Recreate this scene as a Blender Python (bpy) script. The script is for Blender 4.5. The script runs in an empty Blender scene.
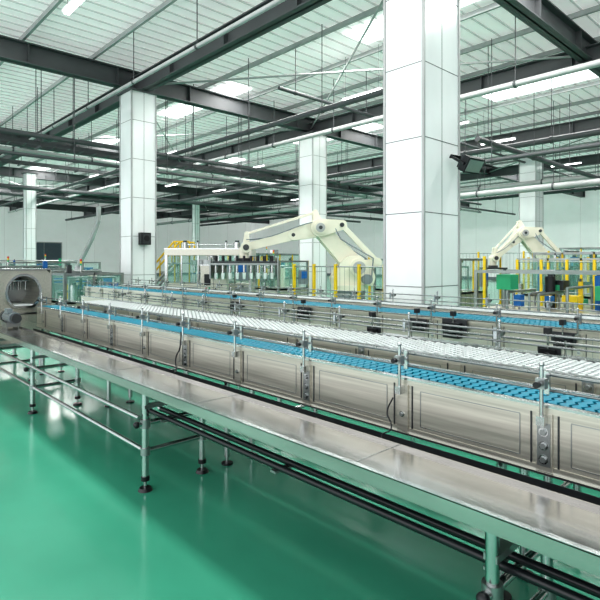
import bpy, math, random
from mathutils import Vector, Matrix
random.seed(7)
scene = bpy.context.scene
scene.view_settings.view_transform = 'Standard'
try: scene.view_settings.look = 'Medium High Contrast'
except Exception: pass
scene.view_settings.exposure = 0.2

# ------------------------------------------------------------ materials
def mat(name, col, rough=0.5, metal=0.0, noise=0.0, nscale=(8, 8, 8), bump=0.0, emis=0.0, ecol=None, alpha=1.0, trans=0.0, spec=0.5):
    m = bpy.data.materials.new(name); m.use_nodes = True
    nt = m.node_tree; b = nt.nodes['Principled BSDF']
    b.inputs['Base Color'].default_value = (*col, 1)
    b.inputs['Roughness'].default_value = rough
    b.inputs['Metallic'].default_value = metal
    b.inputs['Specular IOR Level'].default_value = spec
    if trans: b.inputs['Transmission Weight'].default_value = trans
    if alpha < 1: b.inputs['Alpha'].default_value = alpha
    if emis:
        b.inputs['Emission Color'].default_value = (*(ecol or col), 1)
        b.inputs['Emission Strength'].default_value = emis
    if noise or bump:
        tc = nt.nodes.new('ShaderNodeTexCoord'); mp = nt.nodes.new('ShaderNodeMapping')
        mp.inputs['Scale'].default_value = nscale
        n = nt.nodes.new('ShaderNodeTexNoise'); n.inputs['Scale'].default_value = 1.0; n.inputs['Detail'].default_value = 4
        nt.links.new(tc.outputs['Object'], mp.inputs['Vector']); nt.links.new(mp.outputs['Vector'], n.inputs['Vector'])
        if noise:
            r = nt.nodes.new('ShaderNodeMapRange')
            r.inputs['From Min'].default_value = 0.3; r.inputs['From Max'].default_value = 0.7
            r.inputs['To Min'].default_value = 1 - noise; r.inputs['To Max'].default_value = 1 + noise * 0.5
            nt.links.new(n.outputs['Fac'], r.inputs['Value'])
            mx = nt.nodes.new('ShaderNodeVectorMath'); mx.operation = 'SCALE'
            mx.inputs[0].default_value = col
            nt.links.new(r.outputs['Result'], mx.inputs['Scale']); nt.links.new(mx.outputs[0], b.inputs['Base Color'])
            r2 = nt.nodes.new('ShaderNodeMapRange')
            r2.inputs['To Min'].default_value = max(0.02, rough * 0.7); r2.inputs['To Max'].default_value = min(1, rough * 1.3)
            nt.links.new(n.outputs['Fac'], r2.inputs['Value']); nt.links.new(r2.outputs['Result'], b.inputs['Roughness'])
        if bump:
            bp = nt.nodes.new('ShaderNodeBump'); bp.inputs['Strength'].default_value = bump; bp.inputs['Distance'].default_value = 0.02
            nt.links.new(n.outputs['Fac'], bp.inputs['Height']); nt.links.new(bp.outputs['Normal'], b.inputs['Normal'])
    return m

M = {}
M['panel'] = mat('brushed_panel', (0.60, 0.58, 0.51), 0.34, 0.75, 0.2, (60, 1.2, 60))
M['steel'] = mat('polished_steel', (0.56, 0.58, 0.58), 0.2, 1.0, 0.1, (10, 10, 10))
M['satin'] = mat('satin_steel', (0.34, 0.36, 0.36), 0.32, 0.85, 0.15, (6, 6, 6))
M['rail'] = mat('rail_steel', (0.26, 0.28, 0.28), 0.28, 0.9, 0.15, (6, 6, 6))
M['tray'] = mat('tray_steel', (0.50, 0.49, 0.47), 0.15, 0.95, 0.25, (9, 1.3, 9), 0.06)
M['dsteel'] = mat('dark_steel', (0.06, 0.065, 0.07), 0.4, 0.5, 0.2, (5, 5, 5))
M['black'] = mat('black_plastic', (0.008, 0.009, 0.012), 0.35, 0.0, 0.2)
M['blue'] = mat('blue_belt', (0.0, 0.23, 0.34), 0.5, 0.0, 0.15, (15, 15, 15), spec=.25)
M['bluedk'] = mat('blue_belt_gap', (0.0, 0.015, 0.04), 0.6, 0.0, 0.1)
M['bead'] = mat('white_bead', (0.72, 0.76, 0.76), 0.4, 0.0, 0.1)
M['floor'] = mat('green_epoxy', (0.075, 0.40, 0.265), 0.17, 0.0, 0.2, (0.9, 0.6, 1), 0.035, spec=0.65)
M['wall'] = mat('white_wall_glow', (0.86, 0.88, 0.87), 0.7, 0.0, 0.05, (1, 1, 1), emis=.12, ecol=(1, 1, 1))  # faint emission added so the plain wall looks brighter
M['ceil'] = mat('ceiling_sheet_glow', (0.90, 0.87, 0.87), 0.6, 0.0, 0.06, (1, 1, 1), emis=0.22, ecol=(1, 0.96, 0.97))  # whole sheet glows slightly, standing in for light falling on the ceiling
M['rib'] = mat('ceiling_rib_glow', (0.74, 0.73, 0.73), 0.6, 0.0, 0.1, emis=.08, ecol=(1, 1, 1))  # slight glow put into the ribs so they look lit
M['beam'] = mat('beam_paint', (0.085, 0.09, 0.095), 0.5, 0.1, 0.15, (2, 2, 2))
M['beaml'] = mat('beam_light', (0.42, 0.43, 0.43), 0.5, 0.1, 0.15, (2, 2, 2))
M['sky'] = mat('skylight_glow', (0.9, 0.95, 0.95), 0.4, 0.0, 0.03, emis=1.6, ecol=(0.97, 1, 1))
M['clad'] = mat('column_cladding', (0.82, 0.84, 0.845), 0.22, 0.0, 0.06, (1.5, 1.5, 0.7))
M['seam'] = mat('seam', (0.14, 0.15, 0.15), 0.7, 0, 0.1)
M['robot'] = mat('robot_cream', (0.76, 0.73, 0.61), 0.35, 0.0, 0.06, (3, 3, 3))
M['yellow'] = mat('safety_yellow', (0.78, 0.52, 0.01), 0.4, 0.0, 0.1)
M['glass'] = mat('tinted_guard', (0.25, 0.6, 0.5), 0.15, 0.0, 0.05, alpha=0.16, spec=.2)
M['grey'] = mat('grey_paint', (0.20, 0.23, 0.25), 0.4, 0.0, 0.1)
M['door'] = mat('door_paint', (0.10, 0.13, 0.16), 0.4, 0.0, 0.1)
M['bluep'] = mat('blue_paint', (0.01, 0.13, 0.42), 0.4, 0.0, 0.1)
M['green'] = mat('green_paint', (0.03, 0.36, 0.18), 0.4, 0.0, 0.1)
M['red'] = mat('red_plastic', (0.6, 0.02, 0.02), 0.4, 0.0, 0.1)
M['lens'] = mat('lamp_lens', (0.25, 0.33, 0.3), 0.1, 0.3, 0.05)
M['tube'] = mat('added_lamp_tube', (1, 1, 1), 0.4, 0.0, 0.02, emis=6)  # emitter of the added strip lamps

# ------------------------------------------------------------ mesh builder
class B:
    def __init__(s, name): s.n = name; s.v = []; s.f = []; s.fm = []; s.sm = []; s.ms = []
    def mi(s, k):
        if k not in s.ms: s.ms.append(k)
        return s.ms.index(k)
    def add(s, vs, fs, k, smooth=False):
        o = len(s.v); s.v += [tuple(v) for v in vs]; m = s.mi(k)
        for f in fs: s.f.append([o + i for i in f]); s.fm.append(m); s.sm.append(smooth)
    def box(s, x0, x1, y0, y1, z0, z1, k):
        x0, x1 = sorted((x0, x1)); y0, y1 = sorted((y0, y1)); z0, z1 = sorted((z0, z1))
        vs = [(x0, y0, z0), (x1, y0, z0), (x1, y1, z0), (x0, y1, z0), (x0, y0, z1), (x1, y0, z1), (x1, y1, z1), (x0, y1, z1)]
        s.add(vs, [(0, 3, 2, 1), (4, 5, 6, 7), (0, 1, 5, 4), (1, 2, 6, 5), (2, 3, 7, 6), (3, 0, 4, 7)], k)
    def cyl(s, p0, p1, r, k, seg=12, r1=None):
        p0 = Vector(p0); p1 = Vector(p1); r1 = r if r1 is None else r1
        d = (p1 - p0)
        if d.length < 1e-6: return
        d.normalize(); a = Vector((0, 0, 1)) if abs(d.z) < 0.9 else Vector((1, 0, 0))
        u = d.cross(a).normalized(); w = d.cross(u)
        vs = []
        for p, rr in ((p0, r), (p1, r1)):
            for i in range(seg):
                t = 2 * math.pi * i / seg; vs.append(p + (u * math.cos(t) + w * math.sin(t)) * rr)
        s.add(vs, [(i, i + seg, (i + 1) % seg + seg, (i + 1) % seg) for i in range(seg)], k, True)
        s.add(vs[:seg], [tuple(range(seg))], k); s.add(vs[seg:], [tuple(reversed(range(seg)))], k)
    def path(s, pts, r, k, seg=10):
        for a, b in zip(pts[:-1], pts[1:]): s.cyl(a, b, r, k, seg)
    def ball(s, c, r, k, sx=1, sy=1, sz=1, n=10, m=8):
        vs = []; fs = []
        for j in range(m + 1):
            ph = math.pi * j / m
            for i in range(n):
                t = 2 * math.pi * i / n
                vs.append((c[0] + r * sx * math.sin(ph) * math.cos(t), c[1] + r * sy * math.sin(ph) * math.sin(t), c[2] + r * sz * math.cos(ph)))
        for j in range(m):
            for i in range(n):
                fs.append((j * n + i, (j + 1) * n + i, (j + 1) * n + (i + 1) % n, j * n + (i + 1) % n))
        s.add(vs, fs, k, True)
    def link(s, a, b, ra, rb, y0, y1, k, seg=12):
        ax, az = a; bx, bz = b; th = math.atan2(bz - az, bx - ax); pts = []
        for i in range(seg + 1):
            t = th + math.pi / 2 + math.pi * i / seg; pts.append((ax + ra * math.cos(t), az + ra * math.sin(t)))
        for i in range(seg + 1):
            t = th - math.pi / 2 + math.pi * i / seg; pts.append((bx + rb * math.cos(t), bz + rb * math.sin(t)))
        s.poly(pts, y0, y1, k)
    def poly(s, pts, y0, y1, k):
        n = len(pts); vs = [(x, y0, z) for x, z in pts] + [(x, y1, z) for x, z in pts]
        s.add(vs, [tuple(range(n)), tuple(reversed(range(n, 2 * n)))] + [(i, i + n, (i + 1) % n + n, (i + 1) % n) for i in range(n)], k)
    def done(s, loc=(0, 0, 0), rz=0, bevel=0):
        me = bpy.data.meshes.new(s.n); me.from_pydata(s.v, [], s.f)
        for k in s.ms: me.materials.append(M[k])
        me.polygons.foreach_set('material_index', s.fm); me.polygons.foreach_set('use_smooth', s.sm)
        import bmesh
        bm = bmesh.new(); bm.from_mesh(me); bmesh.ops.recalc_face_normals(bm, faces=bm.faces); bm.to_mesh(me); bm.free()
        o = bpy.data.objects.new(s.n, me); scene.collection.objects.link(o)
        o.location = loc; o.rotation_euler = (0, 0, rz)
        if bevel:
            md = o.modifiers.new('bev', 'BEVEL'); md.width = bevel; md.segments = 2; md.limit_method = 'ANGLE'
        return o

# ------------------------------------------------------------ room
XW, YW, HC = 45.0, 58.0, 7.6
b = B('floor'); b.box(-6, XW, -8, YW, -0.1, 0, 'floor'); b.done()
b = B('ceiling')
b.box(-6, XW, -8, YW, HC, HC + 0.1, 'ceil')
y = -8
while y < YW:
    b.box(-6, XW, y, y + 0.05, HC - 0.03, HC, 'rib'); y += 0.4
for xs in (10.6, 18.0, 32.6):
    yy = -6
    while yy < YW - 5:
        b.box(xs - 0.45, xs + 0.45, yy, yy + 5.0, HC - 0.06, HC - 0.035, 'sky')
        yy += 10.1
b.done()
def wall(name, x0, x1, y0, y1):
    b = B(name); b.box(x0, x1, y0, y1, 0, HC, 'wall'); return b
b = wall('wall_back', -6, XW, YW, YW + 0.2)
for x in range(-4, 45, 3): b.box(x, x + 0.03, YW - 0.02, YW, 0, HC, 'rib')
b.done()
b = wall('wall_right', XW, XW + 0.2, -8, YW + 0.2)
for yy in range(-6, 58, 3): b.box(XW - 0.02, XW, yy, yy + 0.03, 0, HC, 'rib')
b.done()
b = B('baseboard_right'); b.box(XW - 0.06, XW - 0.02, -8, YW, 0, 0.25, 'grey'); b.done()
b = B('baseboard_back'); b.box(-6, XW - 0.1, YW - 0.06, YW - 0.02, 0, 0.25, 'grey'); b.done()
def door(n, x, w, h):
    b = B('door_%d' % n)
    b.box(x, x + w, YW - 0.08, YW - 0.025, 0, h, 'door'); b.box(x - 0.1, x, YW - 0.1, YW - 0.025, 0, h + 0.1, 'beaml')
    b.box(x + w, x + w + 0.1, YW - 0.1, YW - 0.025, 0, h + 0.1, 'beaml'); b.box(x, x + w, YW - 0.1, YW - 0.025, h, h + 0.1, 'beaml')
    b.box(x + w / 2 - 0.02, x + w / 2 + 0.02, YW - 0.1, YW - 0.08, 0, h, 'beaml')
    b.cyl((x + w / 2 - 0.15, YW - 0.16, 1.0), (x + w / 2 - 0.15, YW - 0.16, 1.4), 0.03, 'steel')
    b.done()
door(1, 16.0, 3.4, 3.6); door(2, 27.0, 3.0, 3.0)

# --- steel roof structure
def ibeam_x(x0, x1, y, z0, z1, w, k):
    b = B('roof_beam'); t = 0.035
    b.box(x0, x1, y - w / 2, y + w / 2, z1 - t, z1, k); b.box(x0, x1, y - w / 2, y + w / 2, z0, z0 + t, k); b.box(x0, x1, y - 0.02, y + 0.02, z0, z1, k)
    x = x0 + 0.5
    while x < x1: b.box(x, x + 0.02, y - w / 2 + .01, y + w / 2 - .01, z0, z1, k); x += 2.4
    b.done()
def ibeam_y(y0, y1, x, z0, z1, w, k):
    b = B('roof_beam'); t = 0.035
    b.box(x - w / 2, x + w / 2, y0, y1, z1 - t, z1, k); b.box(x - w / 2, x + w / 2, y0, y1, z0, z0 + t, k); b.box(x - 0.02, x + 0.02, y0, y1, z0, z1, k)
    yy = y0 + 0.5
    while yy < y1: b.box(x - w / 2 + .01, x + w / 2 - .01, yy, yy + 0.02, z0, z1, k); yy += 2.5
    b.done()
for yb in (4.7, 14.8, 24.8, 34.8, 44.8, 54): ibeam_x(-6, XW - 0.1, yb, 6.75, 7.3, 0.32, 'beam')
for xb in (7.1, 14.5, 21.8, 29.2, 36.6): ibeam_y(-8, YW - 0.1, xb, 6.6, 7.1, 0.3, 'beam')
b = B('roof_purlin')
x = -5.2
while x < XW:
    b.box(x, x + 0.07, -8, YW - .1, 7.40, 7.52, 'beaml'); x += 1.84
b.done()
b = B('roof_bracing')
for X0, X1 in ((7.1, 14.5), (21.8, 29.2)):
    for Y0, Y1 in ((4.7, 14.8), (14.8, 24.8), (34.8, 44.8)):
        b.cyl((X0, Y0, 6.9), (X1, Y1, 6.9), 0.03, 'beaml', 6); b.cyl((X0, Y1, 6.9), (X1, Y0, 6.9), 0.03, 'beaml', 6)
b.done()
def traysX(y, z, x0, x1):
    b = B('cable_tray')
    b.box(x0, x1, y - .2, y - .18, z, z + .12, 'beam'); b.box(x0, x1, y + .18, y + .2, z, z + .12, 'beam')
    x = x0
    while x < x1:
        b.box(x, x + .05, y - .18, y + .18, z, z + .02, 'beam'); x += .4
    x = x0 + .3
    while x < x1:
        for yy in (y - .24, y + .24): b.cyl((x, yy, z - .05), (x, yy, HC - .05), 0.012, 'beam', 6)
        b.box(x - .03, x + .03, y - .27, y + .27, z - .06, z - .01, 'beam'); x += 2.5
    b.done()
def pipeX(y, z, x0, x1, r, k='satin', nm='overhead_pipe'):
    b = B(nm); b.cyl((x0, y, z), (x1, y, z), r, k, 12)
    x = x0 + .6
    while x < x1:
        b.cyl((x, y, z), (x, y, HC - .05), 0.012, 'beam', 6); b.cyl((x - .03, y, z), (x + .03, y, z), r * 1.25, 'beam', 12); x += 3
    b.done()
def pipeY(x, z, y0, y1, r, k='satin', nm='overhead_pipe'):
    b = B(nm); b.cyl((x, y0, z), (x, y1, z), r, k, 12)
    y = y0 + .6
    while y < y1:
        b.cyl((x, y, z), (x, y, HC - .05), 0.012, 'beam', 6); b.cyl((x, y - .03, z), (x, y + .03, z), r * 1.25, 'beam', 12); y += 3
    b.done()
traysX(16.2, 4.95, 2, 14); pipeX(15.6, 4.55, 2, 18, .05, 'beam')
pipeX(15.7, 5.15, 2, 30, .07, 'beam')
traysX(25.6, 6.0, 4, 40)
pipeX(22.0, 5.9, 2, 42, .09, 'beaml'); pipeX(19.0, 5.5, 2, 42, .07, 'beam'); pipeX(35.5, 5.8, 6, 42, .1, 'beam'); pipeX(10.4, 6.2, 9, 42, .05, 'beam')
pipeX(30.5, 5.6, 4, 42, .12, 'beam'); pipeX(6.9, 4.9, 13, 42, .08, 'beam')
pipeY(9.3, 5.4, 5.5, 50, .07, 'beam'); pipeY(12.4, 5.9, -4, 50, .08, 'beaml'); pipeY(17.2, 5.5, 0, 50, .1, 'beam')
pipeY(24.0, 5.2, 0, 50, .12, 'beaml'); pipeY(6.0, 6.2, 6, 50, .05, 'beaml'); pipeY(31.0, 5.6, 0, 50, .1, 'beam')
pipeY(13.2, 4.3, 0, 12, .06, 'beam'); pipeY(20.0, 4.4, -2, 13, .12, 'beaml'); pipeY(20.6, 4.4, -2, 13, .05, 'beam')

# made-up linear strip lamps under the roof, added to brighten the ceiling
def strip(x, y, z=6.3, L=1.4):
    b = B('added_strip_lamp')
    b.box(x - .07, x + .07, y - L / 2, y + L / 2, z, z + .05, 'beaml'); b.box(x - .05, x + .05, y - L / 2 + .03, y + L / 2 - .03, z - .03, z, 'tube')
    for yy in (y - L / 2 + .1, y + L / 2 - .1): b.cyl((x, yy, z + .05), (x, yy, HC - .04), .006, 'beam', 5)
    b.done()
for xx in (3.5, 11.3, 16.0, 19.5, 26.5):
    for yy in (9.5, 20.3, 28.5, 39.8): strip(xx, yy)

# --- columns
def column(x0, y0, wx, wy, k='clad'):
    b = B('structural_column')
    b.box(x0, x0 + wx, y0, y0 + wy, 0, 6.6, k)
    for i in range(1, 6):
        z = i * 1.12 + .1
        b.box(x0 - .003, x0 + wx + .003, y0 - .003, y0 + wy + .003, z, z + .012, 'seam')
    b.box(x0 + wx * .5, x0 + wx * .5 + .01, y0 - .003, y0, 0, 6.6, 'seam')
    for (cx, cy) in ((x0, y0), (x0 + wx, y0), (x0, y0 + wy)):
        b.box(cx - .02, cx + .02, cy - .02, cy + .02, 0, 6.6, 'beaml')
    b.box(x0 - .03, x0 + wx + .03, y0 - .03, y0 + wy + .03, 0, .2, 'satin')
    b.box(x0 - .1, x0 + wx + .1, y0 - .1, y0 + wy + .1, 6.55, 6.6, 'beam')
    b.done()
column(6.6, 4.36, 1.0, 0.71)
column(6.7, 14.2, .75, .75)
column(14.0, 14.2, .75, .75)
column(24.0, 9.9, .8, .75)
column(8.7, 31.5, .5, .5); column(21.7, 35, .4, .4)

def floodlight(loc, rz, s=1.0):
    b = B('floodlight')
    b.box(-.22 * s, .22 * s, -.2 * s, -.06 * s, -.14 * s, .14 * s, 'black')
    for i in range(7): b.box(-.2 * s + i * .063 * s, -.19 * s + i * .063 * s, -.06 * s, .0, -.12 * s, .12 * s, 'dsteel')
    b.box(-.19 * s, .19 * s, -.215 * s, -.2 * s, -.11 * s, .11 * s, 'lens')
    b.box(-.25 * s, -.23 * s, -.15 * s, .2 * s, -.02, .02, 'black'); b.box(.23 * s, .25 * s, -.15 * s, .2 * s, -.02, .02, 'black')
    b.box(-.25 * s, .25 * s, .18 * s, .2 * s, -.03, .03, 'black')
    o = b.done(loc, 0); o.rotation_euler = (math.radians(32), 0, rz); return o
floodlight((7.38, 4.10, 3.15), math.radians(-8), .85)
b = B('loudspeaker')
b.box(6.9, 7.2, 14.0, 14.19, 2.1, 2.45, 'black'); b.box(6.93, 7.17, 13.98, 14.0, 2.13, 2.42, 'dsteel'); b.cyl((7.05, 13.97, 2.28), (7.05, 13.99, 2.28), .09, 'black')
b.done()

# ------------------------------------------------------------ conveyors
PITCH = .75
def chevron_belt(b, x0, x1, y0, y1, z, pitch=.0508, teeth=4):
    b.box(x0, x1, y0, y1, z - .02, z - .010, 'bluedk')
    w = (x1 - x0) / (2 * teeth); y = y0
    while y < y1 - .06:
        for i in range(2 * teeth):
            xa = x0 + i * w; xb = xa + w
            ya, yb = (0, .018) if i % 2 == 0 else (.018, 0)
            g = pitch * .74
            vs = [(xa, y + ya, z - .010), (xb, y + yb, z - .010), (xb, y + yb + g, z - .010), (xa, y + ya + g, z - .010),
                  (xa, y + ya, z), (xb, y + yb, z), (xb, y + yb + g, z), (xa, y + ya + g, z)]
            b.add(vs, [(4, 5, 6, 7), (0, 1, 5, 4), (2, 3, 7, 6)], 'blue')
        y += pitch
def bead_belt(b, x0, x1, y0, y1, z, p=.048):
    b.box(x0, x1, y0, y1, z - .02, z - .014, 'black')
    y = y0 + p / 2; row = 0
    while y < y1 - p / 2:
        x = x0 + p / 2 + (row % 2) * p / 2
        while x < x1 - p * .3:
            r = p * .37; vs = [(x + r * math.cos(t * math.pi / 3 + .52), y + r * math.sin(t * math.pi / 3 + .52), z - .014) for t in range(6)]
            vs += [(a, c, z) for a, c, _ in vs]
            b.add(vs, [(6, 7, 8, 9, 10, 11)] + [(i, (i + 1) % 6, (i + 1) % 6 + 6, i + 6) for i in range(6)], 'bead')
            x += p
        y += p * .86; row += 1
def bolt(b, x, y, z, r=.013):
    b.cyl((x, y, z), (x - .006, y, z), r * 1.5, 'steel', 12); b.cyl((x - .006, y, z), (x - .016, y, z), r, 'satin', 6)

def conveyor(x0, x1, y0, y1, z, kind, face_h=.29, near=True, far=True, legs=2.25, yoff=.93, post=.19):
    b = B('bottle_conveyor')
    zt, zb = z + .0, z - face_h
    for X, sg in ((x0, 1), (x1, -1)):
        b.box(X, X + sg * .006, y0, y1, zb, zt, 'panel')
        b.box(X - sg * .006, X + sg * .03, y0, y1, zt - .004, zt + .008, 'steel')
        b.box(X - sg * .006, X, y0, y1, zt - .03, zt - .004, 'panel')
        b.box(X - sg * .02, X + sg * .03, y0, y1, zb - .006, zb + .004, 'steel')
        b.box(X - sg * .004, X, y0, y1, zb + .004, zb + .03, 'panel')
    bx0, bx1 = x0 + .035, x1 - .035
    b.box(x0 + .006, bx0, y0, y1, z - .03, z - .004, 'dsteel'); b.box(bx1, x1 - .006, y0, y1, z - .03, z - .004, 'dsteel')
    if kind == 'blue': chevron_belt(b, bx0, bx1, y0, y1, z + .008)
    else: bead_belt(b, bx0, bx1, y0, y1, z + .008)
    b.box(x0 + .02, x1 - .02, y0, y1, z - .19, z - .17, 'dsteel')
    k = math.ceil((y0 - yoff) / PITCH)
    y = yoff + k * PITCH; idx = k
    sides = ([(x0, 1)] if near else []) + ([(x1, -1)] if far else [])
    while y < y1:
        b.box(x0 - .010, x0, y - .035, y + .035, zb + .006, zt - .03, 'panel')
        b.box(x0 - .004, x0, y + .055, y + .062, zb + .03, zt - .03, 'dsteel'); b.box(x0 - .004, x0, y - .062, y - .055, zb + .03, zt - .03, 'dsteel')
        if idx % 2 == 0:
            for dz in (.06, .12, .18): bolt(b, x0 - .010, y, zb + dz, .014)
            b.box(x0 - .014, x0 - .010, y - .028, y + .028, zb + .03, zb + .22, 'satin')
        else:
            bolt(b, x0 - .010, y, zb + .1, .010)
        ya, yb2 = y + .11, y + PITCH - .11
        for (a0, a1, c0, c1) in ((ya, yb2, zb + .05, zb + .054), (ya, yb2, zt - .054, zt - .05)):
            b.box(x0 - .0025, x0, a0, a1, c0, c1, 'satin')
        for yy in (ya, yb2): b.box(x0 - .0025, x0, yy - .002, yy + .002, zb + .054, zt - .054, 'satin')
        for X, sg in sides:
            px = X - sg * .035
            b.cyl((px, y, z - .08), (px, y, z + post), .009, 'steel', 10)
            b.box(px - .018, X, y - .018, y + .018, z - .075, z - .035, 'steel')
            b.ball((px, y, z + post), .012, 'steel')
            b.box(px - .018, px + .018, y - .02, y + .02, z + .085, z + .13, 'satin')
            b.cyl((px - sg * .035, y, z + .108), (X + sg * .03, y, z + .108), .008, 'steel', 8)
            b.cyl((px - sg * .035, y, z + .108), (px - sg * .06, y, z + .108), .014, 'black', 8)
            b.box(X + sg * .02, X + sg * .034, y - .012, y + .012, z + .05, z + .15, 'steel')
        y += PITCH; idx += 1
    for X, sg in sides:
        b.cyl((X + sg * .04, y0, z + .065), (X + sg * .04, y1, z + .065), .0065, 'rail', 8)
        b.cyl((X + sg * .04, y0, z + .135), (X + sg * .04, y1, z + .135), .0075, 'rail', 8)
    y = y0 + .5
    while y < y1:
        for X in (x0 + .05, x1 - .05):
            b.cyl((X, y, .06), (X, y, zb + .05), .024, 'steel', 14); b.cyl((X, y, 0.012), (X, y, .09), .012, 'steel', 8); b.cyl((X, y, 0), (X, y, .014), .045, 'black', 14)
        b.cyl((x0 + .05, y, .3), (x1 - .05, y, .3), .016, 'steel', 10)
        b.box(x0 + .01, x1 - .01, y - .03, y + .03, zb - .01, zb + .03, 'satin')
        y += legs
    return b.done()
conveyor(2.35, 2.70, -1.6, 8.0, .965, 'blue', far=False)
conveyor(2.90, 3.44, -1.6, 8.0, 1.0, 'bead', .22, near=False, far=True)
conveyor(5.00, 5.62, -1.6, 13.2, .99, 'blue', .30, far=False)
conveyor(5.85, 6.25, -1.6, 13.2, 1.0, 'bead', .25, near=False)

b = B('transfer_guard_rail')
b.box(3.90, 3.91, -1.6, 10.5, .80, .93, 'panel'); b.box(3.88, 3.94, -1.6, 10.5, .925, .935, 'steel'); b.cyl((3.9, -1.6, 1.02), (3.9, 10.5, 1.02), .01, 'rail', 8)
b.box(3.94, 4.2, -1.6, 10.5, .78, .80, 'dsteel'); b.box(4.2, 4.21, -1.6, 10.5, .72, .86, 'panel')
y = -1.2
while y < 10.4:
    b.cyl((3.9, y, .9), (3.9, y, 1.04), .008, 'steel', 8); b.cyl((3.92, y, 0), (3.92, y, .8), .02, 'steel', 10); b.cyl((4.18, y, 0), (4.18, y, .75), .02, 'steel', 10)
    b.box(3.89, 3.90, y - .03, y + .03, .81, .92, 'satin'); y += 1.3
b.done()

def sensor(x, y, z, s=1.0):
    b = B('photo_sensor')
    b.box(x - .05 * s, x, y - .06 * s, y + .06 * s, z - .05 * s, z + .05 * s, 'black'); b.box(x - .012, x + .0, y - .09 * s, y + .09 * s, z - .02, z + .07 * s, 'dsteel')
    b.cyl((x - .05 * s, y, z), (x - .085 * s, y, z), .03 * s, 'black', 12); b.cyl((x - .03, y, z + .05), (x - .03, y, z + .16), .008, 'steel', 8); b.box(x - .06, x + .0, y - .02, y + .02, z + .15, z + .2, 'black')
    b.done()
for yy, s in ((1.8, 1.2), (2.9, 1.6), (3.35, 1.2), (5.2, 1.4), (6.8, 1.2)): sensor(4.975, yy, .88, s)
sensor(3.875, 1.5, .93, .9); sensor(3.875, 3.1, .93, .9)

# ------------------------------------------------------------ drip tray in front
b = B('drip_tray_table')
ty0, ty1 = -1.6, 8.0
b.box(1.68, 2.04, ty0, ty1, .715, .72, 'tray')
b.box(1.675, 1.683, ty0, ty1, .68, .742, 'tray'); b.box(1.675, 1.70, ty0, ty1, .738, .744, 'steel')
b.box(2.035, 2.04, ty0, ty1, .66, .735, 'tray')
b.box(2.04, 2.30, ty0, ty1, .600, .606, 'dsteel'); b.box(2.30, 2.305, ty0, ty1, .60, .655, 'dsteel')
b.box(2.06, 2.12, ty0, ty1, .607, .66, 'black')
y = -1.1
for i in range(8):
    b.box(1.683, 2.035, y - .002, y + .002, .7195, .7215, 'satin'); y += 1.3
for ly in (.85, 3.4, 5.95, 7.6):
    for lx in (1.705, 2.17):
        top = .70 if lx < 2 else .6
        b.cyl((lx, ly, .07), (lx, ly, top), .024, 'steel', 16)
        b.cyl((lx, ly, .02), (lx, ly, .1), .012, 'steel', 10)
        b.cyl((lx, ly, 0), (lx, ly, .022), .05, 'black', 18, .04); b.cyl((lx, ly, .07), (lx, ly, .1), .03, 'black', 14)
        b.cyl((lx, ly, .44), (lx, ly, .5), .036, 'satin', 14); b.cyl((lx, ly, .25), (lx, ly, .3), .034, 'satin', 14)
    b.cyl((1.64, ly, .47), (2.22, ly, .47), .018, 'steel', 12)
    b.cyl((1.705, ly, .275), (2.17, ly, .275), .018, 'steel', 12)
    b.box(1.69, 2.29, ly - .025, ly + .025, .575, .6, 'satin'); b.box(1.69, 1.99, ly - .025, ly + .025, .68, .712, 'satin')
    b.ball((1.64, ly, .47), .024, 'black')
b.cyl((1.705, 3.4, .275), (1.705, 7.6, .275), .018, 'steel', 12)
b.cyl((1.66, 3.4, .515), (1.66, 7.6, .515), .016, 'steel', 12)
for yy in (3.3, 2.1, .9, -.3):
    b.box(1.775, 1.91, yy - .02, yy + .02, .486, .4975, 'satin')
b.done()
b = B('black_guide_rod')
for X, Z in ((1.80, .515), (1.885, .515)):
    b.cyl((X, -1.5, Z), (X, 3.5, Z), .017, 'black', 12); b.cyl((X, 3.5, Z), (X, 3.53, Z), .02, 'steel', 12)
b.done()
def cable(name, pts, r=.004, k='black'):
    cu = bpy.data.curves.new(name, 'CURVE'); cu.dimensions = '3D'; cu.bevel_depth = r; cu.materials.append(M[k])
    sp = cu.splines.new('BEZIER'); sp.bezier_points.add(len(pts) - 1)
    for p, q in zip(sp.bezier_points, pts): p.co = q; p.handle_left_type = p.handle_right_type = 'AUTO'
    o = bpy.data.objects.new(name, cu); scene.collection.objects.link(o)
cable('sensor_cable', [(2.31, 1.72, .86), (2.30, 1.75, .78), (2.28, 1.71, .70), (2.25, 1.75, .66), (2.22, 1.7, .62)])
cable('sensor_cable', [(2.31, 3.95, 1.0), (2.27, 3.9, .88), (2.29, 4.0, .78), (2.2, 3.9, .66), (2.1, 4.1, .67)], .006)

# ------------------------------------------------------------ rinser with tunnel opening
b = B('bottle_rinser')
x0, yf, yb_ = .9, 8.3, 9.9
cx, cz, R = 2.25, 1.16, .21
N = 40; ring = []; outer = []
hx0, hx1, hz0, hz1 = 1.5, 2.62, .86, 1.48
def arch(t):
    c, s_ = math.cos(t), math.sin(t)
    return (R * c, max(R * s_ * 1.12, -.20))
for i in range(N):
    t = 2 * math.pi * i / N; ax, az = arch(t)
    ring.append((cx + ax, yf, cz + az)); c, s_ = math.cos(t), math.sin(t)
    k = min(((hx1 - cx) if c > 0 else (cx - hx0)) / max(abs(c), 1e-6), ((hz1 - cz) if s_ > 0 else (cz - hz0)) / max(abs(s_), 1e-6))
    outer.append((cx + k * c, yf, cz + k * s_))
b.add(ring + outer, [(i, (i + 1) % N, (i + 1) % N + N, i + N) for i in range(N)], 'panel')
back = [(p[0], yf + .6, p[2]) for p in ring]
b.add(ring + back, [(i, (i + 1) % N, (i + 1) % N + N, i + N) for i in range(N)], 'panel', True)
b.add(back, [tuple(range(N))], 'satin')
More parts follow.
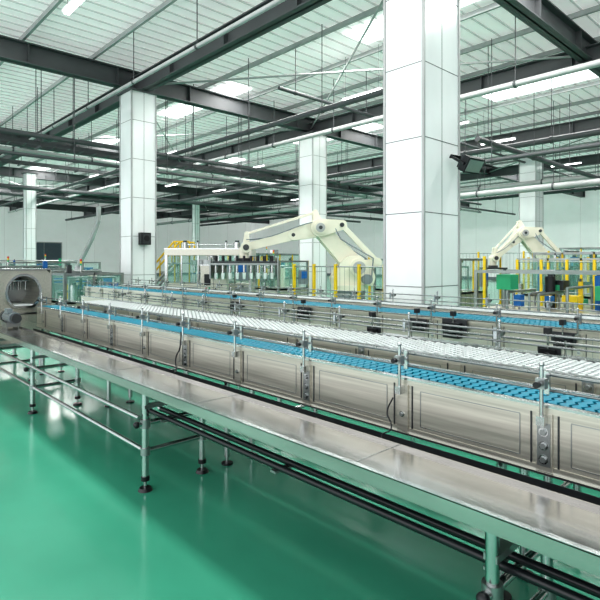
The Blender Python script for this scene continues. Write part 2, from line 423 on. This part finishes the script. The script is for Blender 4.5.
for dy in (.25, .5):
    b.cyl((cx - .15, yf + dy, cz + .16), (cx + .15, yf + dy, cz + .16), .014, 'steel', 8)
    for xx in (-.1, 0, .1): b.cyl((cx + xx, yf + dy, cz + .16), (cx + xx, yf + dy, cz + .02), .01, 'steel', 8)
b.box(cx - .14, cx + .14, yf, yf + .55, cz - .198, cz - .18, 'bead')
rr = [(cx + (p[0] - cx) * 1.15, yf - .04, cz + (p[2] - cz) * 1.15) for p in ring]
r2 = [(p[0], yf - .04, p[2]) for p in ring]
b.add(rr + r2, [(i, (i + 1) % N, (i + 1) % N + N, i + N) for i in range(N)], 'steel')
b.add(rr + [(p[0], yf, p[2]) for p in rr], [(i, (i + 1) % N, (i + 1) % N + N, i + N) for i in range(N)], 'steel', True)
b.add(r2 + ring, [(i, (i + 1) % N, (i + 1) % N + N, i + N) for i in range(N)], 'steel', True)
b.box(hx0, hx1, yf + .62, yb_, hz0, hz1, 'panel'); b.box(hx0 - .02, hx1 + .02, yf - .02, yb_, hz1, hz1 + .02, 'steel')
b.box(hx0 - .02, hx0, yf, yb_, hz0, hz1, 'panel'); b.box(hx1, hx1 + .02, yf, yb_, hz0, hz1, 'panel')
b.box(hx0, hx1, yf, yb_, hz0 - .02, hz0, 'steel')
b.box(x0, hx0 - .02, yf + .1, yb_, .45, 1.38, 'panel'); b.box(x0 - .02, hx0 - .02, yf + .08, yb_, 1.38, 1.40, 'steel')
b.box(x0, hx1, yf, yb_, .42, .83, 'panel')
b.box(x0 - .03, hx1 + .03, yf - .12, yf, .40, .44, 'steel')
for xx in (x0 + .1, 1.6, hx1 - .1):
    for yy in (yf + .1, yb_ - .1):
        b.cyl((xx, yy, .02), (xx, yy, .42), .03, 'steel'); b.cyl((xx, yy, 0), (xx, yy, .02), .05, 'black')
b.box(1.1, 1.4, yf + .085, yf + .1, .7, 1.15, 'satin'); b.cyl((1.45, yf + .05, .9), (1.45, yf + .05, 1.0), .012, 'black')
b.done()
b = B('electric_motor')
b.cyl((1.95, 7.55, .86), (1.95, 7.9, .86), .075, 'grey', 20); b.cyl((1.95, 7.9, .86), (1.95, 7.98, .86), .083, 'dsteel', 20); b.cyl((1.95, 7.47, .86), (1.95, 7.55, .86), .06, 'dsteel', 20)
for i in range(14):
    a = 2 * math.pi * i / 14; b.cyl((1.95 + .078 * math.cos(a), 7.58, .86 + .078 * math.sin(a)), (1.95 + .078 * math.cos(a), 7.88, .86 + .078 * math.sin(a)), .005, 'satin', 4)
b.box(1.88, 1.94, 7.62, 7.78, .92, .98, 'grey'); b.box(1.86, 2.03, 7.6, 7.85, .746, .80, 'satin')
b.box(1.87, 1.88, 7.6, 7.85, .722, .746, 'satin'); b.box(2.0, 2.01, 7.6, 7.85, .722, .746, 'satin')
b.done()

# ------------------------------------------------------------ robots
def robot(loc, rz, sh, el, wr, ped, gripper=True):
    b = B('palletizing_robot')
    b.box(-.6, .6, -.6, .6, 0, .06, 'dsteel'); b.cyl((0, 0, .06), (0, 0, ped), .42, 'grey', 28)
    b.cyl((0, 0, ped), (0, 0, ped + .14), .5, 'robot', 32)
    prof = [(-.55, ped + .12), (.45, ped + .12), (.5, ped + .32), (.3, sh[1] + .15), (.1, sh[1] + .3), (-.2, sh[1] + .32), (-.5, sh[1] + .05), (-.62, ped + .35)]
    b.poly(prof, -.36, -.22, 'robot'); b.poly(prof, .22, .36, 'robot')
    b.box(-.58, .46, -.22, .22, ped + .12, ped + .36, 'robot')
    b.cyl((sh[0], -.46, sh[1]), (sh[0], .46, sh[1]), .24, 'robot', 28)
    for s in (-1, 1):
        b.cyl((sh[0], s * .46, sh[1]), (sh[0], s * .5, sh[1]), .17, 'beaml', 20); b.cyl((sh[0], s * .5, sh[1]), (sh[0], s * .53, sh[1]), .06, 'dsteel', 12)
        b.cyl((-.35, s * .2, ped + .3), (-.35, s * .6, ped + .3), .13, 'grey', 18)
    b.link(sh, el, .27, .19, -.18, -.10, 'robot'); b.link(sh, el, .27, .19, .10, .18, 'robot'); b.link(sh, el, .17, .12, -.10, .10, 'robot')
    b.link(sh, (sh[0] + .5 * (el[0] - sh[0]), sh[1] + .5 * (el[1] - sh[1])), .26, .2, -.16, .16, 'robot')
    b.link((sh[0] - .55, sh[1] + .14), (el[0] - .58, el[1] + .08), .07, .065, .19, .28, 'robot')
    b.link((sh[0] - .55, sh[1] + .14), sh, .12, .16, .19, .27, 'robot')
    b.link((el[0] - .60, el[1] + .08), el, .13, .24, -.27, .27, 'robot')
    b.cyl((el[0], -.34, el[1]), (el[0], .34, el[1]), .17, 'robot', 24)
    for s in (-1, 1):
        b.cyl((el[0], s * .34, el[1]), (el[0], s * .37, el[1]), .12, 'beaml', 20); b.cyl((el[0], s * .37, el[1]), (el[0], s * .39, el[1]), .05, 'dsteel', 12)
        b.cyl((el[0] - .58, s * .27, el[1] + .08), (el[0] - .58, s * .31, el[1] + .08), .06, 'dsteel', 12)
    dx, dz = wr[0] - el[0], wr[1] - el[1]
    b.link(el, (el[0] + .35 * dx, el[1] + .35 * dz), .24, .15, -.17, .17, 'robot')
    b.link((el[0] + .3 * dx, el[1] + .3 * dz), wr, .14, .10, -.13, .13, 'robot')
    b.cyl((el[0] + .36 * dx, -.18, el[1] + .36 * dz), (el[0] + .36 * dx, .18, el[1] + .36 * dz), .05, 'dsteel', 12)
    b.link((el[0] + .10, el[1] + .42), (wr[0] - .02, wr[1] + .36), .035, .03, .0, .06, 'robot')
    b.link(el, (el[0] + .10, el[1] + .42), .16, .07, -.12, .12, 'robot')
    b.link(wr, (wr[0] - .02, wr[1] + .36), .1, .06, -.12, .12, 'robot')
    b.cyl((wr[0], -.22, wr[1]), (wr[0], .22, wr[1]), .14, 'robot', 18); b.cyl((wr[0], -.24, wr[1]), (wr[0], -.22, wr[1]), .08, 'dsteel', 14); b.cyl((wr[0], .22, wr[1]), (wr[0], .24, wr[1]), .08, 'dsteel', 14)
    b.cyl((wr[0] + .05, 0, wr[1]), (wr[0] + .05, 0, wr[1] - .28), .13, 'robot', 18); b.cyl((wr[0] + .05, 0, wr[1] - .28), (wr[0] + .05, 0, wr[1] - .36), .18, 'dsteel', 18)
    for s in (-1, 1):
        pts = [(el[0] - .3 + t * (wr[0] - el[0] + .3), s * .22, el[1] + .2 + t * (wr[1] - el[1]) + .06 * math.sin(math.pi * t * 2)) for t in [i / 10 for i in range(11)]]
        b.path(pts, .014, 'grey', 8)
        b.path([(el[0] - .3, s * .22, el[1] + .2), (el[0] - .55, s * .3, el[1] - .3), (sh[0] - .4, s * .38, sh[1] + .25), (-.5, s * .38, ped + .3)], .018, 'grey', 8)
    gx, gz = wr[0] + .05, wr[1] - .36
    if gripper:
        b.box(gx - .8, gx + .8, -.38, .38, gz - .05, gz, 'dsteel')
        for yy in (-.35, 0, .35): b.box(gx - .84, gx + .84, yy - .03, yy + .03, gz - .1, gz - .05, 'satin')
        for i in range(9):
            for j in range(4):
                xx = gx - .72 + i * .18; yy = -.3 + j * .2
                b.cyl((xx, yy, gz - .1), (xx, yy, gz - .3), .03, 'steel', 8); b.cyl((xx, yy, gz - .3), (xx, yy, gz - .46), .05, 'bead', 10, .035)
                b.cyl((xx, yy, gz), (xx, yy, gz + .14), .035, 'black', 8)
        b.box(gx - .88, gx - .84, -.4, .4, gz - .45, gz + .1, 'satin'); b.box(gx + .84, gx + .88, -.4, .4, gz - .45, gz + .1, 'satin')
    else:
        b.box(gx - .4, gx + .4, -.4, .4, gz - .06, gz, 'dsteel')
        for yy in (-.3, -.1, .1, .3):
            b.box(gx - .42, gx - .38, yy - .02, yy + .02, gz - .5, gz, 'satin'); b.box(gx + .38, gx + .42, yy - .02, yy + .02, gz - .5, gz, 'satin'); b.box(gx - .38, gx - .1, yy - .02, yy + .02, gz - .5, gz - .46, 'satin')
    b.done(loc, rz, .008)
AL = math.atan2(.684, -.729)
robot((10.56, 9.29, 0), AL + .12, (-.15, 1.45), (.85, 2.5), (2.78, 1.98), .85)
robot((20.5, 8.1, 0), AL, (-.15, 1.5), (.9, 2.7), (1.95, 1.75), .9, False)

# ------------------------------------------------------------ safety fences
def fence(pts, step, h=1.6, nm='safety_fence'):
    b = B(nm)
    for (xa, ya), (xb, yb) in zip(pts[:-1], pts[1:]):
        L = math.hypot(xb - xa, yb - ya); n = max(1, round(L / step))
        for i in range(n + 1):
            x = xa + (xb - xa) * i / n; y = ya + (yb - ya) * i / n
            b.box(x - .03, x + .03, y - .03, y + .03, 0, h, 'yellow'); b.box(x - .08, x + .08, y - .08, y + .08, 0, .012, 'yellow')
        for z in (.15, .85, h - .06): b.cyl((xa, ya, z), (xb, yb, z), .016, 'satin' if z > .5 else 'yellow', 6)
        ux, uy = (xb - xa) / L, (yb - ya) / L
        m = int(L / .15)
        for i in range(m):
            x = xa + ux * L * (i + .5) / m; y = ya + uy * L * (i + .5) / m
            b.cyl((x, y, .15), (x, y, h - .06), .004, 'dsteel', 4)
    b.done()
fence([(9.0, 6.2), (9.0, 9.8)], .75, 1.55)
fence([(12.8, 11.2), (12.8, 6.6)], .8, 1.75)
fence([(13.4, .5), (13.4, 6.0)], .6, 1.66)
fence([(16.9, 1.0), (16.9, 7.2)], .9, 1.75)
fence([(19.3, 3.0), (19.3, 12)], .9, 2.0)

# ------------------------------------------------------------ packaging machines
def machine(name, x, y, lx, ly, h, rz=0, guard=True, seed=1, post='yellow', base=.42, dens=3.2):
    rnd = random.Random(seed); b = B(name); hb = h * base
    b.box(-lx / 2, lx / 2, -ly / 2, ly / 2, .15, hb, 'panel')
    for sx in (-1, 1):
        for sy in (-1, 1):
            X, Y = sx * (lx / 2 - .03), sy * (ly / 2 - .03)
            b.box(X - .035, X + .035, Y - .035, Y + .035, 0, h, 'satin')
    for z in (hb, h):
        for sy in (-1, 1): b.box(-lx / 2, lx / 2, sy * (ly / 2 - .03) - .03, sy * (ly / 2 - .03) + .03, z - .06, z, 'satin')
        for sx in (-1, 1): b.box(sx * (lx / 2 - .03) - .03, sx * (lx / 2 - .03) + .03, -ly / 2, ly / 2, z - .06, z, 'satin')
    if guard:
        nx = max(1, int(lx / .8))
        for i in range(nx):
            a = -lx / 2 + lx * i / nx + .06; c = -lx / 2 + lx * (i + 1) / nx - .06
            b.box(a, c, -ly / 2 + .005, -ly / 2 + .012, hb, h - .07, 'glass'); b.box(c + .03, c + .08, -ly / 2, -ly / 2 + .05, hb, h, post)
        ny = max(1, int(ly / .8))
        for i in range(ny):
            a = -ly / 2 + ly * i / ny + .06; c = -ly / 2 + ly * (i + 1) / ny - .06
            b.box(-lx / 2 + .005, -lx / 2 + .012, a, c, hb, h - .07, 'glass'); b.box(-lx / 2, -lx / 2 + .05, c + .03, c + .08, hb, h, post)
    for i in range(int(lx * ly * dens)):
        X = rnd.uniform(-lx / 2 + .25, lx / 2 - .25); Y = rnd.uniform(-ly / 2 + .25, ly / 2 - .25); z0 = hb; z1 = rnd.uniform(h * .6, h * 1.08); r = rnd.uniform(.03, .12)
        kk = rnd.choice(['steel', 'satin', 'steel', 'robot', 'dsteel', 'bluep', 'green', 'yellow', 'black'])
        if rnd.random() < .6:
            b.cyl((X, Y, z0), (X, Y, z1), r, kk, 14); b.cyl((X, Y, z1), (X, Y, z1 + .06), r * .5, 'dsteel', 10)
        else:
            zz = rnd.uniform(hb, z1); b.box(X - r * 1.6, X + r * 1.6, Y - r * 1.3, Y + r * 1.3, zz, zz + rnd.uniform(.1, .35), kk); b.cyl((X, Y, z0), (X, Y, zz), .025, 'satin', 8)
    for i in range(5):
        z = rnd.uniform(h * .6, h * 1.05); Y = rnd.uniform(-ly / 2 + .2, ly / 2 - .2)
        b.cyl((-lx / 2 + .1, Y, z), (lx / 2 - .1, Y, z), .03, 'satin', 8); b.cyl((lx / 2 - .1, Y, z), (lx / 2 - .1, Y, hb), .03, 'satin', 8); b.cyl((-lx / 2 + .1, Y, z), (-lx / 2 + .1, Y, hb), .03, 'satin', 8)
    b.box(lx / 2 - .5, lx / 2 - .15, -ly / 2 - .12, -ly / 2, h * .5, h * .8, 'grey'); b.box(lx / 2 - .45, lx / 2 - .2, -ly / 2 - .13, -ly / 2 - .12, h * .62, h * .77, 'bluep')
    b.cyl((0, 0, h - .06), (0, 0, h + .2), .02, 'steel', 8); b.box(-.03, .03, -ly / 2 + .03, ly / 2 - .03, h - .06, h, 'satin')
    for i, k in enumerate(('green', 'yellow', 'red')): b.cyl((0, 0, h + .2 + i * .06), (0, 0, h + .26 + i * .06), .03, k, 12)
    b.done((x, y, 0), rz)
A0 = math.radians(-43.2)
machine('packing_machine', 11.4, 3.0, 1.6, 5.4, 1.42, 0, False, 4, dens=4.5)
machine('packing_machine', 15.2, 4.0, 1.4, 5.0, 1.7, 0, True, 14, dens=4)
machine('packing_machine', 18.1, 4.5, 1.5, 5.5, 1.9, 0, True, 5, dens=4)
machine('packing_machine', 12.2, 14.4, 1.4, 2.2, 1.65, 0, True, 6)
machine('packing_machine', 5.6, 15.1, 1.6, 2.0, 1.3, 0, True, 7, 'satin', dens=5)
machine('packing_machine', 4.6, 18.6, 3.0, 2.0, 1.4, 0, True, 8, 'bluep', dens=4)
machine('packing_machine', 14.5, 9.4, 1.6, 3.2, 1.7, 0, True, 9)
machine('packing_machine', 8.0, 26.0, 4.0, 3.0, 1.6, 0, True, 10, 'satin')
machine('packing_machine', 16.5, 20.0, 4.0, 3.0, 2.0, 0, True, 11)
machine('packing_machine', 24.0, 6.0, 2.0, 5.0, 2.2, 0, True, 12)

# big stainless bottle filler: base, carousel of filling valves, ring tank, header, guard frame
b = B('filling_machine')
W, D = 2.5, 1.5
b.box(-W / 2, W / 2, -D / 2, D / 2, .12, .95, 'panel')
for sx in (-1, 1):
    for sy in (-1, 1):
        b.box(sx * W / 2 - .04, sx * W / 2 + .04, sy * D / 2 - .04, sy * D / 2 + .04, 0, 2.02, 'steel')
b.box(-W / 2 - .05, W / 2 + .05, -D / 2 - .05, D / 2 + .05, 1.80, 1.98, 'panel')
b.box(-W / 2 - .06, W / 2 + .06, -D / 2 - .06, D / 2 + .06, 1.98, 2.01, 'steel')
b.cyl((0, 0, .95), (0, 0, 1.8), .16, 'steel', 20); b.cyl((0, 0, 1.5), (0, 0, 1.66), .66, 'satin', 36); b.cyl((0, 0, .96), (0, 0, 1.0), .68, 'satin', 36)
for i in range(20):
    a = 2 * math.pi * i / 20; X, Y = .6 * math.cos(a), .6 * math.sin(a)
    b.cyl((X, Y, 1.3), (X, Y, 1.5), .035, 'steel', 10); b.cyl((X, Y, 1.0), (X, Y, 1.22), .035, 'bead', 10); b.cyl((X, Y, 1.22), (X, Y, 1.28), .015, 'bluep', 8)
for xx in (-.8, -.3, .3, .8): b.box(xx - .02, xx + .02, -D / 2 - .02, -D / 2 + .02, .95, 1.8, 'steel')
for x0_, x1_ in ((-1.2, -.82), (-.78, -.32), (.32, .78), (.82, 1.2)): b.box(x0_, x1_, -D / 2, -D / 2 + .008, .97, 1.78, 'glass')
b.box(.85, 1.2, -D / 2 - .16, -D / 2 - .04, 1.05, 1.6, 'grey'); b.box(.9, 1.15, -D / 2 - .17, -D / 2 - .16, 1.3, 1.52, 'bluep'); b.box(.98, 1.06, -D / 2 - .05, -D / 2, 1.2, 1.4, 'satin')
for xx, r in ((-.9, .1), (-.5, .05), (.4, .05), (.75, .12)): b.cyl((xx, .2, 2.0), (xx, .2, 2.22), r, 'steel', 14); b.cyl((xx, .2, 2.22), (xx, .2, 2.28), r * .6, 'dsteel', 12)
b.path([(-.9, .2, 2.15), (-.5, .2, 2.15), (.4, .2, 2.15), (.75, .2, 2.15)], .03, 'steel', 10)
for xx in (-1.0, -.5, 0, .5, 1.0):
    b.box(xx - .2, xx + .2, -D / 2 - .012, -D / 2, .25, .85, 'satin'); b.cyl((xx + .14, -D / 2 - .03, .5), (xx + .14, -D / 2 - .03, .6), .01, 'black', 6)
b.done((9.15, 13.75, 0), A0)

def cabinet(x, y, w, d, h, rz=0, k='panel'):
    b = B('control_cabinet')
    b.box(-w / 2, w / 2, -d / 2, d / 2, .08, h, k); b.box(-w / 2 + .03, w / 2 - .03, -d / 2 + .03, d / 2 - .03, 0, .08, 'black')
    b.box(-w / 2 - .02, w / 2 + .02, -d / 2 - .02, d / 2 + .02, h, h + .03, 'steel')
    b.box(-.006, .006, -d / 2 - .004, -d / 2, .1, h - .02, 'seam')
    b.box(.04, .07, -d / 2 - .03, -d / 2, h * .5, h * .6, 'black'); b.box(-w / 2 + .1, -.08, -d / 2 - .01, -d / 2, h * .65, h * .85, 'black')
    b.cyl((-w / 2 + .14, -d / 2 - .02, h * .6), (-w / 2 + .14, -d / 2, h * .6), .025, 'red', 10); b.cyl((-w / 2 + .24, -d / 2 - .02, h * .6), (-w / 2 + .24, -d / 2, h * .6), .025, 'green', 10)
    b.done((x, y, 0), rz, .006)
cabinet(8.0, 11.9, .7, .45, 1.5, A0)

b = B('access_stairs')
for i in range(6):
    z = .26 * (i + 1); x = i * .2; b.box(x, x + .24, -.35, .35, z - .04, z, 'satin')
for yy in (-.37, .37):
    b.cyl((-.1, yy, 0), (1.25, yy, 1.6), .045, 'beaml', 8); b.cyl((-.05, yy, .7), (1.25, yy, 2.25), .03, 'yellow', 8)
    for i in range(4): b.cyl((.05 + i * .38, yy, .14 + i * .43), (.05 + i * .38, yy, .8 + i * .43), .022, 'yellow', 8)
    for xx in (1.28, 1.75): b.cyl((xx, yy, 0), (xx, yy, 2.25), .03, 'yellow', 8)
    b.cyl((1.25, yy, 2.25), (1.75, yy, 2.25), .024, 'yellow', 8)
b.box(1.2, 1.78, -.4, .4, 1.54, 1.58, 'satin')
b.done((7.75, 15.95, -.0), A0)

b = B('crate_stack')
for i in range(3):
    for j in range(3):
        x = i * .65; z = .15 + j * .3
        b.box(x, x + .6, 0, .4, z, z + .03, 'bluep')
        for (a, c, e, f) in ((x, x + .6, 0, .02), (x, x + .6, .38, .4), (x, x + .02, 0, .4), (x + .58, x + .6, 0, .4)): b.box(a, c, e, f, z, z + .27, 'bluep')
b.box(-.05, 1.95, -.05, .45, .1, .15, 'beaml')
for x in (0, .9, 1.8): b.box(x, x + .1, -.05, .45, 0, .1, 'beaml')
b.done((6.9, 20.4, 0), 0)
b = B('ventilation_duct')
b.path([(0, 0, 1.4), (.6, 0, 2.6), (.9, 0, 3.4)], .10, 'beaml', 14); b.cyl((0, 0, .9), (0, 0, 1.4), .2, 'satin', 16, .12); b.box(-.4, .4, -.3, .3, 0, .9, 'panel')
b.cyl((.9, 0, 3.4), (.9, 0, 4.0), .10, 'beaml', 14)
b.done((8.4, 23.0, 0), A0)

# ------------------------------------------------------------ light
w = bpy.data.worlds.new('World'); scene.world = w; w.use_nodes = True
nt = w.node_tree; bg = nt.nodes['Background']
tc = nt.nodes.new('ShaderNodeTexCoord'); sp = nt.nodes.new('ShaderNodeSeparateXYZ'); mr = nt.nodes.new('ShaderNodeMapRange')
nt.links.new(tc.outputs['Generated'], sp.inputs[0]); nt.links.new(sp.outputs['X'], mr.inputs['Value'])
mr.inputs['From Min'].default_value = -1; mr.inputs['From Max'].default_value = .1; mr.inputs['To Min'].default_value = 2.0; mr.inputs['To Max'].default_value = .3
nt.links.new(mr.outputs['Result'], bg.inputs['Strength']); bg.inputs['Color'].default_value = (0.96, 0.98, 1, 1)
def area(name, loc, size, power, rot=(0, 0, 0)):
    l = bpy.data.lights.new(name, 'AREA'); l.shape = 'RECTANGLE'; l.size, l.size_y = size; l.energy = power; l.color = (1, .985, .96)
    o = bpy.data.objects.new(name, l); scene.collection.objects.link(o); o.location = loc; o.rotation_euler = rot
area('hall_light', (10.6, 7, HC - .15), (.9, 16), 700)
area('hall_light', (3.0, 5, HC - .15), (.9, 16), 450)
area('hall_light', (18.0, 15, HC - .15), (.9, 26), 1000)
area('hall_light', (32.6, 20, HC - .15), (.9, 30), 1300)
area('hall_light', (10.6, 32, HC - .15), (.9, 26), 1200)

# ------------------------------------------------------------ camera
cd = bpy.data.cameras.new('Camera'); cam = bpy.data.objects.new('Camera', cd); scene.collection.objects.link(cam)
cam.location = (0, 0, 1.6); cam.rotation_euler = (math.radians(90), 0, math.radians(-43.2))
cd.sensor_width = 36; cd.lens = 36 * 520 / 600; cd.shift_y = -38 / 600; cd.clip_start = .05; cd.clip_end = 300
scene.camera = cam
